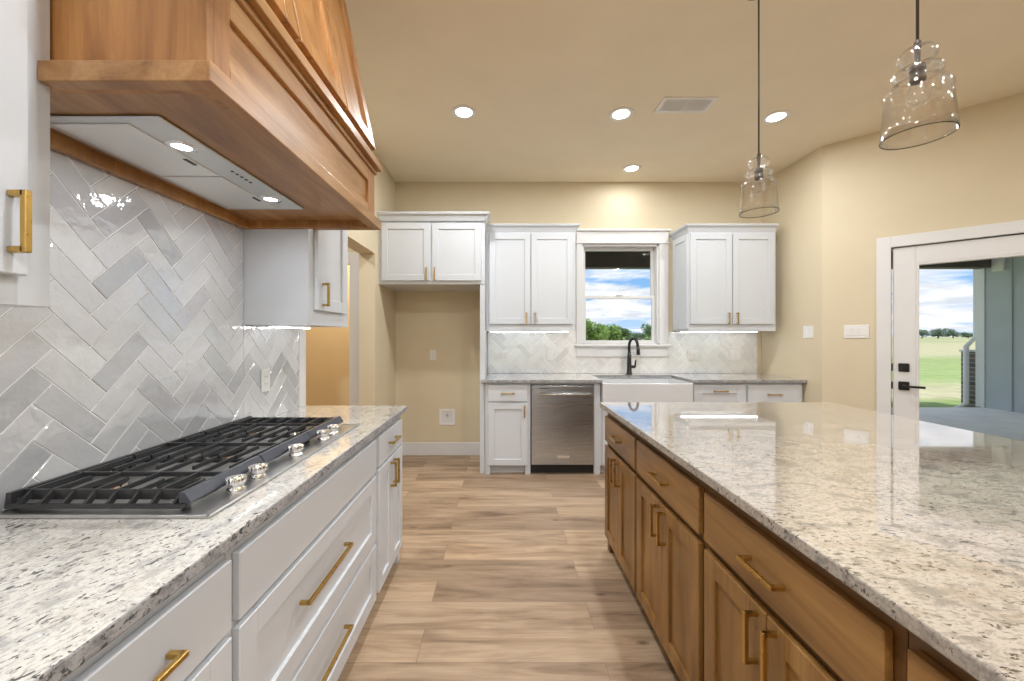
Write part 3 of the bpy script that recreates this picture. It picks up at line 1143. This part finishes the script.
cr.box(HY0 - .028, HY1 + .010, -.884, HF + .030, 2.084, 2.116, .002)
cr.box(HY0 - .010, HY1 + .006, -.88, HF + .010, 2.066, 2.0845, .002)
cr.build('crown', M['hood_h'], hood)
up = MB()
A0 = (-.592, 2.117)
A1 = (-.783, ZC - .001)
up.prism_y([(XL + .012, 2.085), (-.592, 2.085), A0, A1, (XL + .012, ZC - .001)], HY0 + .006, HY1 - .004)
up.build('upper_body', M['hood_v'], hood)
# leaning doors on the sloped front: local x along Y, y out of the slope, z up the slope
sl = Vector((A1[0] - A0[0], 0, A1[1] - A0[1]))
L_ = sl.length
e_up = sl.normalized()
e_out = Vector((e_up.z, 0, -e_up.x))
MH = Matrix(((0, e_out.x, e_up.x, A0[0]), (1, 0, 0, 0), (0, e_out.z, e_up.z, A0[1]), (0, 0, 0, 1)))
for a, b in ((.782, 1.112), (1.124, 1.454), (1.466, 1.778)):
    MB(MH).shaker(a, b, .056, L_ - .035, .0005, .028, .062, .012).build('door', M['hood_v'], hood)
# steel insert under the hood
ins = MB()
ins.box(-1.121, -.809, .921, 1.593, 1.846, 1.853, .003)
io = ins.build('steel_insert', M['hoodsteel'], hood)
for a, b in ((.945, 1.250), (1.262, 1.568)):
    m_ = MB().box(-1.095, -.905, a, b, 1.843, 1.8465, .002)
    fo = m_.build('filter', M['filter'], io)
for a in (1.150, 1.462):
    MB().box(-.925, -.914, a - .02, a + .02, 1.841, 1.8435, .0005).build('filter_latch', M['dark_plastic'], io)
m_ = MB()
for k in range(5):
    m_.lathe([(0, 1.8445), (.0045, 1.8445), (.0045, 1.847), (0, 1.847)], (-.845, 1.222 + .022 * k, 0), 10)
m_.build('button_row', M['dark_plastic'], io)
for yy in (1.062, 1.470):
    MB().lathe([(.022, 1.847), (.024, 1.843), (.036, 1.8435), (.037, 1.847)], (-.872, yy, 0), 28).build('lamp_ring', M['chrome'], io)
    MB().lathe([(0, 1.8445), (.0225, 1.8445), (.0225, 1.847), (0, 1.847)], (-.872, yy, 0), 28).build('lamp_lens', M['hoodlens'], io)
    area_lamp('hood_lamp', (-.872, yy, 1.840), .05, 1.3, (.95, .97, 1.0), hood)

# ------------------------------------------------------------------ gas cooktop
ck = thing('gas_cooktop', 'stainless five-burner gas cooktop with black cast-iron grates set in the granite', 'cooktop', (-.915, 1.355, .9145))
KX0, KX1, KY0, KY1 = -1.168, -.664, .886, 1.822
tray = MB()
tray.box(KX0, KX1, KY0, KY1, .9142, .9195, .0025, 2)
for a in ((KX0, KX1, KY0, KY0 + .010), (KX0, KX1, KY1 - .010, KY1), (KX1 - .010, KX1, KY0, KY1), (KX0, KX0 + .01, KY0, KY1)):
    tray.box(a[0], a[1], a[2], a[3], .918, .9225, .002)
tray.build('tray', M['steel_x'], ck)
GX0_, GX1_ = -1.158, -.744
gy = [(.912, 1.196), (1.199, 1.485), (1.488, 1.790)]
ZT = .963


def bar(mb, p, q, wd=.010, ht=.013):
    """flat iron bar between two points, top edge on the points"""
    p, q = Vector(p), Vector(q)
    d = (q - p).normalized()
    sd = d.cross(Vector((0, 0, 1)))
    if sd.length < 1e-4:
        sd = Vector((1, 0, 0))
    sd.normalize()
    up_ = sd.cross(d)
    if up_.z < 0:
        up_ = -up_
    t = bmesh.new()
    vs = []
    for c_ in (p, q):
        for a_, b_ in ((-.5, -1), (.5, -1), (.32, 0), (-.32, 0)):
            vs.append(t.verts.new(c_ + sd * wd * a_ + up_ * ht * b_))
    for f_ in ((0, 1, 2, 3), (7, 6, 5, 4), (0, 4, 5, 1), (1, 5, 6, 2), (2, 6, 7, 3), (3, 7, 4, 0)):
        t.faces.new([vs[i] for i in f_])
    mb._add(t)


for gi, (y0, y1) in enumerate(gy):
    g_ = MB()
    ym = (y0 + y1) / 2
    nb = 8
    xs = [GX0_ + .026 + (GX1_ - GX0_ - .050) * k / (nb - 1) for k in range(nb)]
    near_fin = gi == 0
    far_fin = gi == 2
    ya = y0 + (.024 if near_fin else .003)
    yb = y1 - (.024 if far_fin else .003)
    for k, x_ in enumerate(xs):
        if k % 2 == (0 if gi != 1 else 1):
            bar(g_, (x_, ya, ZT), (x_, yb, ZT), .0085, .011)
        else:
            cut = .030 if k in (1, 6) else .048
            bar(g_, (x_, ya, ZT), (x_, ym - cut, ZT), .0085, .011)
            bar(g_, (x_, ym + cut, ZT), (x_, yb, ZT), .0085, .011)
        if near_fin:
            bar(g_, (x_, y0 - .004, ZT - .026), (x_, ya + .004, ZT), .010, .012)
        if far_fin:
            bar(g_, (x_, yb - .004, ZT), (x_, y1 + .004, ZT - .026), .010, .012)
    bar(g_, (GX0_, ym, ZT), (GX1_, ym, ZT), .0085, .011)
    for yy, fin in ((y0, near_fin), (y1, far_fin)):
        s_ = 1 if yy == y0 else -1
        if fin:
            bar(g_, (GX0_, yy, .937), (GX1_, yy, .937), .012, .009)
            bar(g_, (GX0_, yy + s_ * .026, ZT - .001), (GX1_, yy + s_ * .026, ZT - .001), .005, .024)
        else:
            bar(g_, (GX0_, yy + s_ * .004, ZT - .011), (GX1_, yy + s_ * .004, ZT - .011), .006, .008)
    # rear rail and feet
    g_.prism_y([(GX0_ - .006, .934), (GX0_ + .010, .934), (GX0_ + .010, ZT), (GX0_ - .002, ZT)], y0, y1)
    for fx_ in (GX0_ + .006, GX1_ - .008):
        for fy_ in (y0 + .016, y1 - .016):
            g_.box(fx_ - .007, fx_ + .007, fy_ - .008, fy_ + .008, .9195, .946, .002)
    go = g_.build('grate', M['iron'], ck)
    # thick sloped front rail
    fr2 = MB().prism_y([(GX1_ - .012, ZT), (GX1_ + .001, ZT + .001), (GX1_ + .017, ZT - .022), (GX1_ + .014, ZT - .029), (GX1_ - .012, ZT - .022)],
                       y0 + (.0 if near_fin else .001), y1 - (.0 if far_fin else .001), .0015)
    fr2.build('front_rail', M['ironbar'], go)
for bx, by, br in ((-1.05, 1.045, .036), (-.865, 1.045, .044), (-.955, 1.342, .062), (-1.05, 1.645, .044), (-.865, 1.645, .034)):
    b1 = MB().lathe([(0, .9195), (br * 1.25, .9195), (br * 1.25, .924), (br, .927), (br, .934), (0, .934)], (bx, by, 0), 28).build('burner', M['chrome'], ck)
    MB().lathe([(0, .934), (br * 1.02, .934), (br * 1.06, .937), (br * 1.02, .942), (br * .8, .9445), (0, .945)], (bx, by, 0), 28).build('burner_cap', M['black'], b1)
for ky in (1.030, 1.122, 1.328, 1.534, 1.622):
    kb = MB()
    pr = [(0, .9195), (.0225, .9195), (.0228, .922), (.0228, .929), (.020, .9325), (.0170, .9345), (.0170, .938), (.0205, .940), (.0218, .943), (.0218, .957), (.020, .9615), (0, .9625)]
    kb.lathe(pr, (-.702, ky, 0), 24)
    for k in range(12):
        t_ = 2 * PI * k / 12
        kb.tube([(-.702 + .0212 * math.cos(t_), ky + .0212 * math.sin(t_), .9435), (-.702 + .0212 * math.cos(t_), ky + .0212 * math.sin(t_), .9585)], .0028, 6)
    kb.build('knob', M['chrome'], ck)

# ------------------------------------------------------------------ ceiling fittings


def can_light(x, y, label, group='recessed ceiling lights', watts=None, z=ZC, col=CAN_COL):
    o = thing('recessed_light', label, 'ceiling light', (x, y, z), group)
    MB().lathe([(.062, -.001), (.066, -.006), (.088, -.007), (.094, -.004), (.094, 0), (.062, 0)], (x, y, z), 36, True).build('trim_ring', M['plastic'], o)
    MB().lathe([(0, -.0045), (.063, -.0045), (.063, -.0005), (0, -.0005)], (x, y, z), 36).build('lens', M['lens'], o)
    area_lamp('lamp', (x, y, z - .012), .12, watts or CAN_W, col, o)
    return o


can_light(-.292, 2.995, 'recessed ceiling light out from the wooden hood corner, first of the row of three')
can_light(.922, 3.02, 'recessed ceiling light beside the air vent, middle one of the row of three')
can_light(2.15, 3.06, 'recessed ceiling light of the row of three that shows beside the pendant cord')
can_light(1.33, 4.00, 'recessed ceiling light close to the sink wall above the window', watts=5)
can_light(.922, .93, 'added recessed light over the aisle, above the camera', 'added unseen lights behind the camera')  # put in to brighten the cabinet fronts, tile and hood
for yy in (.75, -1.0, -2.7, -4.4):
    for xx in (-.292, 1.30 if yy < 0 else 3.0, 2.9):
        if yy > 0 and xx == 2.9:
            continue
        can_light(xx, yy, 'added recessed light in the open room behind the camera', 'added unseen lights behind the camera')  # unseen lights added to fill the kitchen with broad light
can_light(-2.4, 2.6, 'recessed ceiling light in the hall beyond the opening', watts=32)
can_light(-2.1, 4.7, 'recessed ceiling light in the pantry beyond the hall', watts=34, col=(1.0, .84, .62))

vt = thing('ceiling_vent', 'white rectangular air vent in the ceiling between two recessed lights', 'vent', (1.36, 2.90, ZC))
vx0, vx1, vy0, vy1 = 1.165, 1.560, 2.805, 2.995
m_ = MB()
for a in ((vx0, vx1, vy0, vy0 + .028), (vx0, vx1, vy1 - .028, vy1), (vx0, vx0 + .030, vy0 + .028, vy1 - .028), (vx1 - .03, vx1, vy0 + .028, vy1 - .028), (1.355, 1.370, vy0 + .028, vy1 - .028)):
    m_.box(a[0], a[1], a[2], a[3], ZC - .008, ZC, .002)
m_.build('frame', M['plastic'], vt)
MB().box(vx0 + .02, vx1 - .02, vy0 + .02, vy1 - .02, ZC - .0040, ZC).build('backing', M['plastic'], vt)
m_ = MB()
for k in range(11):
    yk = vy0 + .034 + k * .0122
    m_.prism_x([(yk, ZC - .0062), (yk + .0003, ZC - .0070), (yk + .0102, ZC - .0050), (yk + .0099, ZC - .0042)], vx0 + .028, vx1 - .028)
m_.build('louvre', M['plastic'], vt)


def pendant(x, y, label):
    zb = 1.940
    o = thing('pendant_light', label, 'pendant light', (x, y, ZC), 'clear glass pendants over the island')
    MB().lathe([(0, -.001), (.060, -.001), (.060, -.010), (.052, -.014), (0, -.014)], (x, y, ZC), 32).build('canopy', M['bronze'], o)
    MB().tube([(x, y, ZC - .012), (x, y, zb + .288)], .0038, 8).build('cord', M['bronze'], o)
    s_ = MB()
    s_.lathe([(r * .9, z_ * .85) for r, z_ in [(0, .345), (.007, .345), (.010, .335), (.010, .315), (.008, .312), (.008, .262), (.012, .258), (.021, .255), (.021, .232), (.019, .230), (.019, .226), (.021, .224), (.021, .196), (.016, .192), (0, .192)]], (x, y, zb), 20)
    s_.build('socket', M['bronze'], o)
    outer = [(.1060, 0), (.1045, .030), (.0995, .085), (.0955, .130), (.0950, .145), (.0970, .155), (.0950, .168), (.0860, .182), (.0700, .193), (.0520, .200),
             (.0480, .206), (.0560, .214), (.0660, .222), (.0680, .229), (.0640, .238), (.0500, .247), (.0360, .252), (.0330, .257), (.0400, .265), (.0500, .276),
             (.0530, .288), (.0500, .301), (.0400, .313), (.0260, .320), (.0130, .324)]
    outer = [(r * (.80 if z_ < .19 else .86), z_ * .85) for r, z_ in outer]
    th = .0020
    inner = [(max(r - th, .004), z_ + (.0 if z_ < .15 else -.001)) for r, z_ in outer]
    MB().lathe(outer + inner[::-1], (x, y, zb), 48, True).build('glass_shade', M['glass'], o)
    MB().lathe([(.0838 + .0017 * math.cos(a_), -.0005 + .0017 * math.sin(a_)) for a_ in [2 * PI * q / 8 for q in range(8)]], (x, y, zb), 48, True).build('glass_rim', M['rim'], o)
    MB().lathe([(.010, .164), (.014, .156), (.024, .140), (.028, .122), (.025, .106), (.014, .097), (0, .095)], (x, y, zb), 24).build('bulb', M['glass'], o)
    return o


pendant(1.270, 1.929, 'clear glass pendant light hanging over the sink end of the island')
pendant(1.270, 1.192, 'clear glass pendant light hanging over the middle of the island, its rim seen from below')


# ------------------------------------------------------------------ outlets and switches
def wall_plate(kind, label, mx, cx_, cz, gangs=1, group=None):
    o = thing('outlet' if kind == 'outlet' else 'light_switch', label, 'outlet' if kind == 'outlet' else 'light switch', mx @ Vector((cx_, 0, cz)), group)
    wd = .070 + .046 * (gangs - 1)
    MB(mx).box(cx_ - wd / 2, cx_ + wd / 2, 0, .006, cz - .057, cz + .057, .002).build('cover_plate', M['plastic'], o)
    for k in range(gangs):
        xc = cx_ + (k - (gangs - 1) / 2) * .046
        m2 = MB(mx)
        if kind == 'outlet':
            m2.box(xc - .0165, xc + .0165, .005, .008, cz - .033, cz + .033, .002)
            q = m2.build('receptacle', M['plastic'], o)
            m3 = MB(mx)
            for s_ in (-1, 1):
                for dx in (-.006, .006):
                    m3.box(xc + dx - .001, xc + dx + .001, .008, .0084, cz + s_ * .018 - .004, cz + s_ * .018 + .004)
            m3.build('slot', M['dark_plastic'], q)
        else:
            m2.box(xc - .0165, xc + .0165, .005, .0095, cz - .033, cz + .033, .003)
            m2.build('rocker', M['plastic'], o)


MWB = frame_mx((0, YB, 0), (1, 0), (0, -1))
MWT = frame_mx((0, YB - .0095, 0), (1, 0), (0, -1))
MWL = frame_mx((XL + .0095, 0, 0), (0, 1), (1, 0))
MWR = frame_mx((XR, 0, 0), (0, 1), (-1, 0))
wall_plate('outlet', 'white outlet on the beige wall inside the refrigerator space', MWB, -.772, 1.118)
wall_plate('outlet', 'white outlet on the sink wall tile above the narrow cabinet', MWT, .032, 1.115)
wall_plate('outlet', 'white outlet on the sink wall tile above the dishwasher', MWT, .532, 1.115)
wall_plate('switch', 'white double switch on the sink wall tile beside the window', MWT, 2.128, 1.115, 2)
wall_plate('switch', 'white double switch on the sink wall tile toward the corner wall', MWT, 2.590, 1.115, 2)
wall_plate('outlet', 'white outlet on the grey tile at the far end of the cooktop', MWL, 1.942, 1.110)
wall_plate('switch', 'white double switch plate on the short beige wall above the sink counter end', MWR, 3.690, 1.368, 2)
wall_plate('switch', 'white triple switch plate on the beige wall next to the patio door', MS, .230, 1.368, 3)
wbx = thing('water_box', 'white recessed water supply box low on the refrigerator space wall', 'water box', (-.612, YB, .425))
m_ = MB(MWB)
for a in ((-.700, -.525, .336, .360), (-.700, -.525, .490, .514), (-.700, -.676, .360, .490), (-.549, -.525, .360, .490)):
    m_.box(a[0], a[1], 0, .008, a[2], a[3], .002)
m_.build('frame', M['plastic'], wbx)
MB(MWB).box(-.677, -.548, 0.0005, .002, .359, .491).build('backing', M['trim'], wbx)
MB(MWB).tube([(-.612, .002, .445), (-.612, .02, .445)], .010, 12).tube([(-.612, .012, .445), (-.612, .012, .47)], .006, 8).build('valve', M['chrome'], wbx)

# ------------------------------------------------------------------ outdoors
def ground_mat():
    m, t, b = base_mat('meadow_grass')
    p = pos_coord(t)
    sp_ = t.new('ShaderNodeSeparateXYZ')
    t.l.new(p, sp_.inputs[0])
    n1 = t.noise(t.mapping(p, (.12, .45, 1)), 1.0, 4.0, .6)
    n2 = t.noise(p, 2.0, 4.0, .6)
    n3 = t.noise(t.mapping(p, (.015, .05, 1)), 1.0, 4.0, .6)
    # shade painted darker nearest the house, pale mown strip, lawn, then dry hay field
    yd = t.math('ADD', sp_.outputs[1], t.math('MULTIPLY', t.math('SUBTRACT', n1, .5), 4.0))
    near = t.ramp(t.math('DIVIDE', yd, 40.0), [(.215, (.24, .33, .10)), (.24, (.50, .47, .30)), (.285, (.46, .46, .26)), (.34, (.30, .40, .14)), (.62, (.30, .38, .14)), (.78, (.48, .46, .27))])
    far = t.ramp(n3, [(.38, (.30, .37, .14)), (.55, (.48, .46, .28))])
    fm = t.math('MULTIPLY', t.math('SUBTRACT', sp_.outputs[1], 60.0), .02, None, True)
    col = t.mix(fm, near, far)
    col = t.mix(1.0, col, t.ramp(n2, [(.3, .8), (.7, 1.15)]), 'MULTIPLY')
    t.l.new(col, b.inputs['Base Color'])
    b.inputs['Roughness'].default_value = .9
    return m


struct('ground', MB().box(-900, 900, -200, 1200, -.30, -.16), ground_mat())
M['concrete'] = paint('patio_concrete', (.84, .83, .82), .8, .1, 60, var=.06)
M['siding'] = paint('blue_grey_siding', (.50, .545, .565), .6, var=.03)
M['beam'] = paint('dark_stained_beam', (.055, .044, .042), .6, .2, 40, var=.2)
M['soffit'] = paint('white_soffit', (.85, .85, .85), .6)
struct('patio_slab', MB().box(XE + .16, 9.12, YR - .20, 7.38, -.15, -.02).box(-1.18, XE + .16, YB + .16, 7.38, -.15, -.02).box(-4.0, 9.12, -12.0, YR - .21, -.15, -.02).box(XR + .16, XE + .15, YC + .3, YB + .16, -.15, -.02), M['concrete'])  # stretch behind the rear wall added to keep tile reflections neutral
struct('patio_roof', MB().box(-1.18, 9.4, YB + .15, 7.70, 2.90, 3.05).box(XE + .15, 9.4, -6.2, YB + .15, 2.90, 3.05).box(XR + .15, XE + .15, YC + .1, YB + .15, 2.90, 3.05), M['soffit'])
pb = MB().box(-1.18, 9.06, 7.22, 7.42, 2.60, 2.90, .005)
tag(pb.build('patio_beam', M['beam']), 'dark brown beam along the edge of the covered patio', 'beam')
sd = bpy.data.objects.new('wall_garage', None)
C.objects.link(sd)
sd.location = (9.1, 0, 0)
sd['kind'] = 'structure'
MB().box(9.12, 13.0, -6.0, 7.36, -.15, 3.05).build('siding', M['siding'], sd)
m_ = MB()
for k in range(8):
    yk = 6.98 - .40 * k
    m_.box(9.095, 9.12, yk - .02, yk + .02, -.02, 2.9, .002)
m_.build('batten', M['siding'], sd)
MB().box(9.10, 9.24, 7.36, 7.50, -.02, 2.9, .004).box(9.06, 9.12, 7.05, 7.22, 2.52, 2.9, .003).build('corner_board', M['soffit'], sd)
br = M['brick'] = None
m, t, b = base_mat('grey_stone_courses')
bk = t.new('ShaderNodeTexBrick')
t.l.new(t.mapping(pos_coord(t), (1, 1, 1), (PI / 2, 0, 0)), bk.inputs['Vector'])
bk.inputs['Color1'].default_value = (.16, .15, .14, 1)
bk.inputs['Color2'].default_value = (.27, .25, .23, 1)
bk.inputs['Mortar'].default_value = (.45, .44, .42, 1)
bk.inputs['Scale'].default_value = 1.0
bk.inputs['Brick Width'].default_value = .3
bk.inputs['Row Height'].default_value = .09
bk.inputs['Mortar Size'].default_value = .010
t.l.new(bk.outputs['Color'], b.inputs['Base Color'])
b.inputs['Roughness'].default_value = .85
sp_ = thing('stone_plinth', 'low grey stone plinth at the corner of the blue-grey siding wall', 'stone plinth', (9.3, 7.62, -.15))
MB().box(9.13, 9.6, 7.52, 7.76, -.16, 1.02, .004).build('courses', m, sp_)
MB().box(9.11, 9.62, 7.505, 7.775, 1.02, 1.06, .004).build('cap', M['concrete'], sp_)
dsp = MB().tube([(9.19, 7.56, 2.75), (9.19, 7.56, 1.32), (9.045, 7.60, 1.13), (9.045, 7.60, .02), (8.90, 7.66, -.10)], .040, 10)
tag(dsp.build('downspout', M['soffit']), 'white downspout bending around the stone plinth outside the patio door', 'downspout')

# trees across the field: leafy crowns on trunks
def leaf_mat(name, c0, c1):
    m, t, b = base_mat(name)
    n = t.noise(pos_coord(t), .8, 4.0)
    t.l.new(t.ramp(n, [(.3, c0), (.7, c1)]), b.inputs['Base Color'])
    b.inputs['Roughness'].default_value = .7
    return m


LEAF = [leaf_mat('leaves_fresh', (.10, .20, .03), (.26, .40, .09)), leaf_mat('leaves_deep', (.04, .10, .02), (.12, .22, .06)), leaf_mat('leaves_distant', (.09, .15, .09), (.15, .22, .14))]
BARK = paint('bark', (.12, .09, .06), .9)


def tree(px, Y, hgt, wid, leaf, label, seed, group):
    rng = random.Random(seed)
    x = (px - 502) / F * Y
    o = thing('tree', label, 'tree', (x, Y, -.16), group)
    MB().tube([(x, Y, -.2), (x + .1, Y, hgt * .35), (x - .1, Y, hgt * .7)], [.05 * hgt, .035 * hgt, .015 * hgt], 8).build('trunk', BARK, o)
    m_ = MB()
    blobs = [(rng.uniform(-.36, .36) * wid, rng.uniform(-.3, .3) * wid, hgt * rng.uniform(.28, .78), rng.uniform(.20, .30)) for _ in range(11)]
    bm = m_.bm
    for bx, by, bz, br_ in blobs:
        rx, rz = br_ * wid, br_ * hgt * .9
        for _ in range(150):
            u = Vector((rng.gauss(0, 1), rng.gauss(0, 1), rng.gauss(0, 1))).normalized()
            rr = rng.uniform(.55, 1.0)
            c = Vector((x + bx + u.x * rx * rr, Y + by + u.y * rx * rr, max(.05, bz + u.z * rz * rr)))
            s_ = .055 * (wid + hgt) / 2 * rng.uniform(.6, 1.3)
            a = Vector((rng.gauss(0, 1), rng.gauss(0, 1), rng.gauss(0, 1))).normalized()
            bb = a.orthogonal().normalized()
            vs = [bm.verts.new(c + a * s_), bm.verts.new(c + bb * s_ * .55), bm.verts.new(c - a * s_), bm.verts.new(c - bb * s_ * .55)]
            bm.faces.new(vs)
    m_.build('crown', LEAF[leaf], o, recalc=False)


WG = 'trees across the field behind the sink window'
tree(592, 42, 3.5, 3.2, 0, 'rounded fresh green tree at the hall side of the sink window view', 1, WG)
tree(607, 46, 3.1, 3.2, 0, 'fresh green tree next to the rounded one, second across the sink window view', 2, WG)
tree(621, 74, 3.2, 3.6, 1, 'deep green tree in the middle of the sink window view behind the faucet', 3, WG)
tree(652, 62, 3.5, 3.2, 1, 'deep green tree at the wall cabinet side of the sink window view', 4, WG)
tree(637, 105, 2.4, 5.0, 2, 'small hazy tree far off between the two deep green window trees', 5, WG)
DG = 'distant trees seen through the patio door'
tree(922, 230, 5.6, 9.0, 2, 'distant round tree beside the patio door stile', 6, DG)
tree(938, 230, 6.6, 8.0, 2, 'distant tree on the horizon, tallest seen through the patio door', 7, DG)
tree(953, 262, 6.2, 8.5, 2, 'distant tree on the horizon just past the tallest one', 8, DG)
tree(968, 236, 4.0, 8.0, 2, 'low distant tree on the horizon close to the stone plinth', 9, DG)
